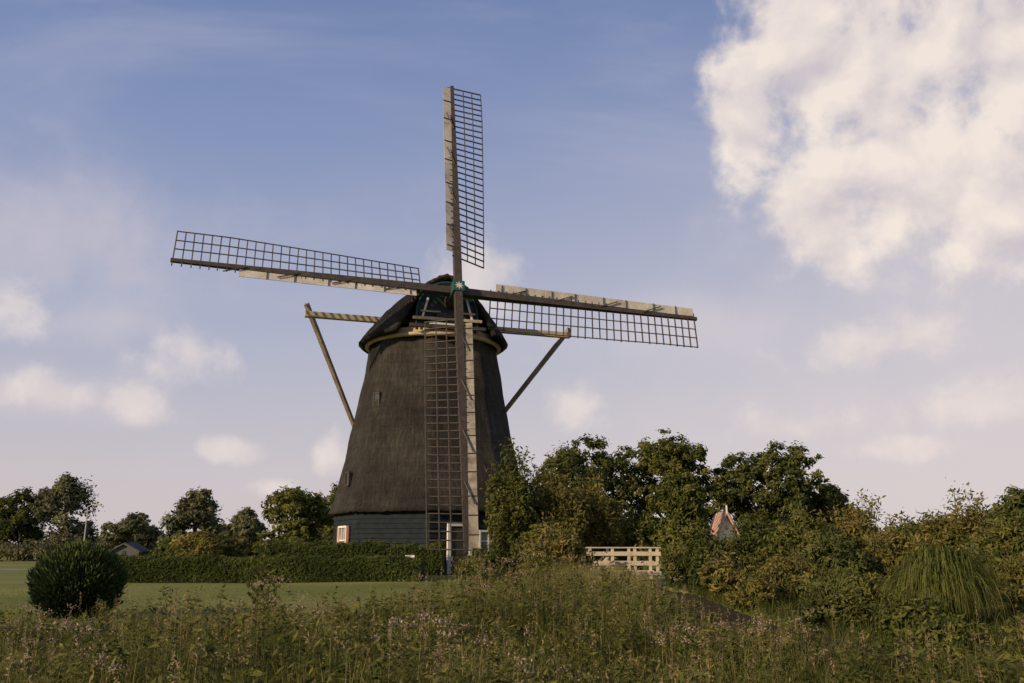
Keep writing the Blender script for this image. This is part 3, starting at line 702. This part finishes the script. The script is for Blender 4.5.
def mixc(f,a,b):
    n=nd(nt,'ShaderNodeMix',data_type='RGBA')
    for i,v in ((0,f),(6,a),(7,b)):
        if isinstance(v,(int,float)): n.inputs[i].default_value=v
        elif isinstance(v,tuple): n.inputs[i].default_value=(*v,1)
        else: nt.links.new(v,n.inputs[i])
    return n.outputs[2]
def maprange(v,a,b,c=0,d=1,smooth=True):
    n=nd(nt,'ShaderNodeMapRange',interpolation_type='SMOOTHSTEP' if smooth else 'LINEAR'); nt.links.new(v,n.inputs[0])
    for i,q in zip((1,2,3,4),(a,b,c,d)): n.inputs[i].default_value=q
    return n.outputs[0]
sep=nd(nt,'ShaderNodeSeparateXYZ'); nt.links.new(DIR,sep.inputs[0])
gr=ramp(nt,[(0,(.67,.585,.58)),(.08,(.61,.555,.60)),(.22,(.43,.455,.595)),(.42,(.24,.305,.52)),(.62,(.135,.205,.42)),(1,(.085,.14,.32))])
nt.links.new(sep.outputs[2],gr.inputs[0])
gr10=nd(nt,'ShaderNodeVectorMath',operation='SCALE'); gr10.inputs['Scale'].default_value=10; nt.links.new(gr.outputs[0],gr10.inputs[0])
base=mixc(.88,sky.outputs[0],gr10.outputs[0])
side=maprange(sep.outputs[0],-.5,.75,0,1)
elf=maprange(sep.outputs[2],.65,.0,0,1)
base=mixc(math_('MULTIPLY',math_('MULTIPLY',side,elf),.64),base,(7.5,6.65,6.4))
def sky_dir(r_,u_,t=13.0):
    t=math.radians(t); v=Vector((r_/898,math.cos(t)-u_/898*math.sin(t),math.sin(t)+u_/898*math.cos(t))); return v.normalized()
nz=nd(nt,'ShaderNodeTexNoise',inp={'Scale':11,'Detail':7,'Roughness':.57,'Distortion':.15}); nt.links.new(DIR,nz.inputs['Vector'])
ofs=nd(nt,'ShaderNodeVectorMath',operation='ADD'); ofs.inputs[1].default_value=(-.020,-.008,.024); nt.links.new(DIR,ofs.inputs[0])
nz2=nd(nt,'ShaderNodeTexNoise',inp={'Scale':11,'Detail':3,'Roughness':.5,'Distortion':.15}); nt.links.new(ofs.outputs[0],nz2.inputs['Vector'])
def blobs_field(L):
    res=None
    for (px,py,rx,ry) in L:
        c=sky_dir(px-512,341.5-py)
        m=nd(nt,'ShaderNodeMapping',vector_type='TEXTURE'); m.inputs['Location'].default_value=c
        X=Vector((c.y,-c.x,0)).normalized(); Y=X.cross(Vector(c)); Z=Vector(c)
        if Y.z<0: Y=-Y; Z=-Z
        mat3=Matrix((X,Y,Z)).transposed(); m.inputs['Rotation'].default_value=mat3.to_euler('XYZ')
        m.inputs['Scale'].default_value=(rx/898,ry/898,.5); nt.links.new(DIR,m.inputs['Vector'])
        l=nd(nt,'ShaderNodeVectorMath',operation='LENGTH'); nt.links.new(m.outputs[0],l.inputs[0])
        v=math_('SUBTRACT',1.0,l.outputs['Value'])
        res=v if res is None else math_('SMOOTH_MAX',res,v,.25)
    return math_('MAXIMUM',res,-1.5)
cum=[(745,112,50,56),(808,55,82,74),(900,65,130,92),(1000,80,140,115),(826,212,62,66),(930,165,130,82),(1040,175,120,85)]
puff=[(10,300,44,30),(187,354,62,42),(470,278,62,40),(572,410,42,38),(137,403,40,24),(58,396,48,22),(240,450,44,18),(328,455,26,24),(275,490,30,14),(790,428,90,24),(985,398,95,34),(880,345,90,30),(900,450,80,16)]
soft=[(50,235,190,60),(120,318,80,28),(960,270,230,170),(700,330,260,40),(60,400,120,26),(900,420,260,60)]
n1=math_('SUBTRACT',nz.outputs[0],.5); 
d=math_('MULTIPLY_ADD',n1,2.3,blobs_field(cum))
alpha=math_('MULTIPLY',maprange(d,.02,.60),.92)
dp=math_('MULTIPLY_ADD',n1,2.6,blobs_field(puff))
ap_=math_('MULTIPLY',maprange(dp,.08,.85),.66)
ds=math_('MULTIPLY_ADD',n1,2.0,blobs_field(soft)); 
alps=math_('MULTIPLY',maprange(ds,-.2,1.3),.50)
lightv=math_('MULTIPLY_ADD',math_('SUBTRACT',nz.outputs[0],nz2.outputs[0]),3.4,.60,clamp=True)
core=maprange(d,.7,1.8,0,.25)
lightv=math_('SUBTRACT',lightv,core,clamp=True)
ccol=mixc(lightv,(6.4,5.75,6.0),(9.3,8.2,7.3))
cm=nd(nt,'ShaderNodeMapping'); cm.inputs['Rotation'].default_value=(.2,.9,.35); cm.inputs['Scale'].default_value=(1.2,5,7); nt.links.new(DIR,cm.inputs[0])
cz=nd(nt,'ShaderNodeTexNoise',inp={'Scale':1.1,'Detail':5,'Roughness':.6,'Distortion':.5}); nt.links.new(cm.outputs[0],cz.inputs['Vector'])
base=mixc(math_('MULTIPLY',maprange(cz.outputs[0],.42,.75),.22),base,(6.3,5.9,6.6))
base=mixc(alps,base,(7.0,6.2,6.4))
base=mixc(ap_,base,mixc(.5,ccol,(8.2,7.2,6.8)))
fin=mixc(alpha,base,ccol)
nt.links.new(fin,bg.inputs['Color'])

# ---------------------------------------------------------------- camera
cam=bpy.data.cameras.new('camera'); cam.sensor_width=36; cam.lens=31.57; cam.clip_end=5000; cam.clip_start=.1
co=link(bpy.data.objects.new('camera',cam)); co.location=(0,0,1.6); co.rotation_euler=(math.radians(90+13),0,0)
scene.camera=co
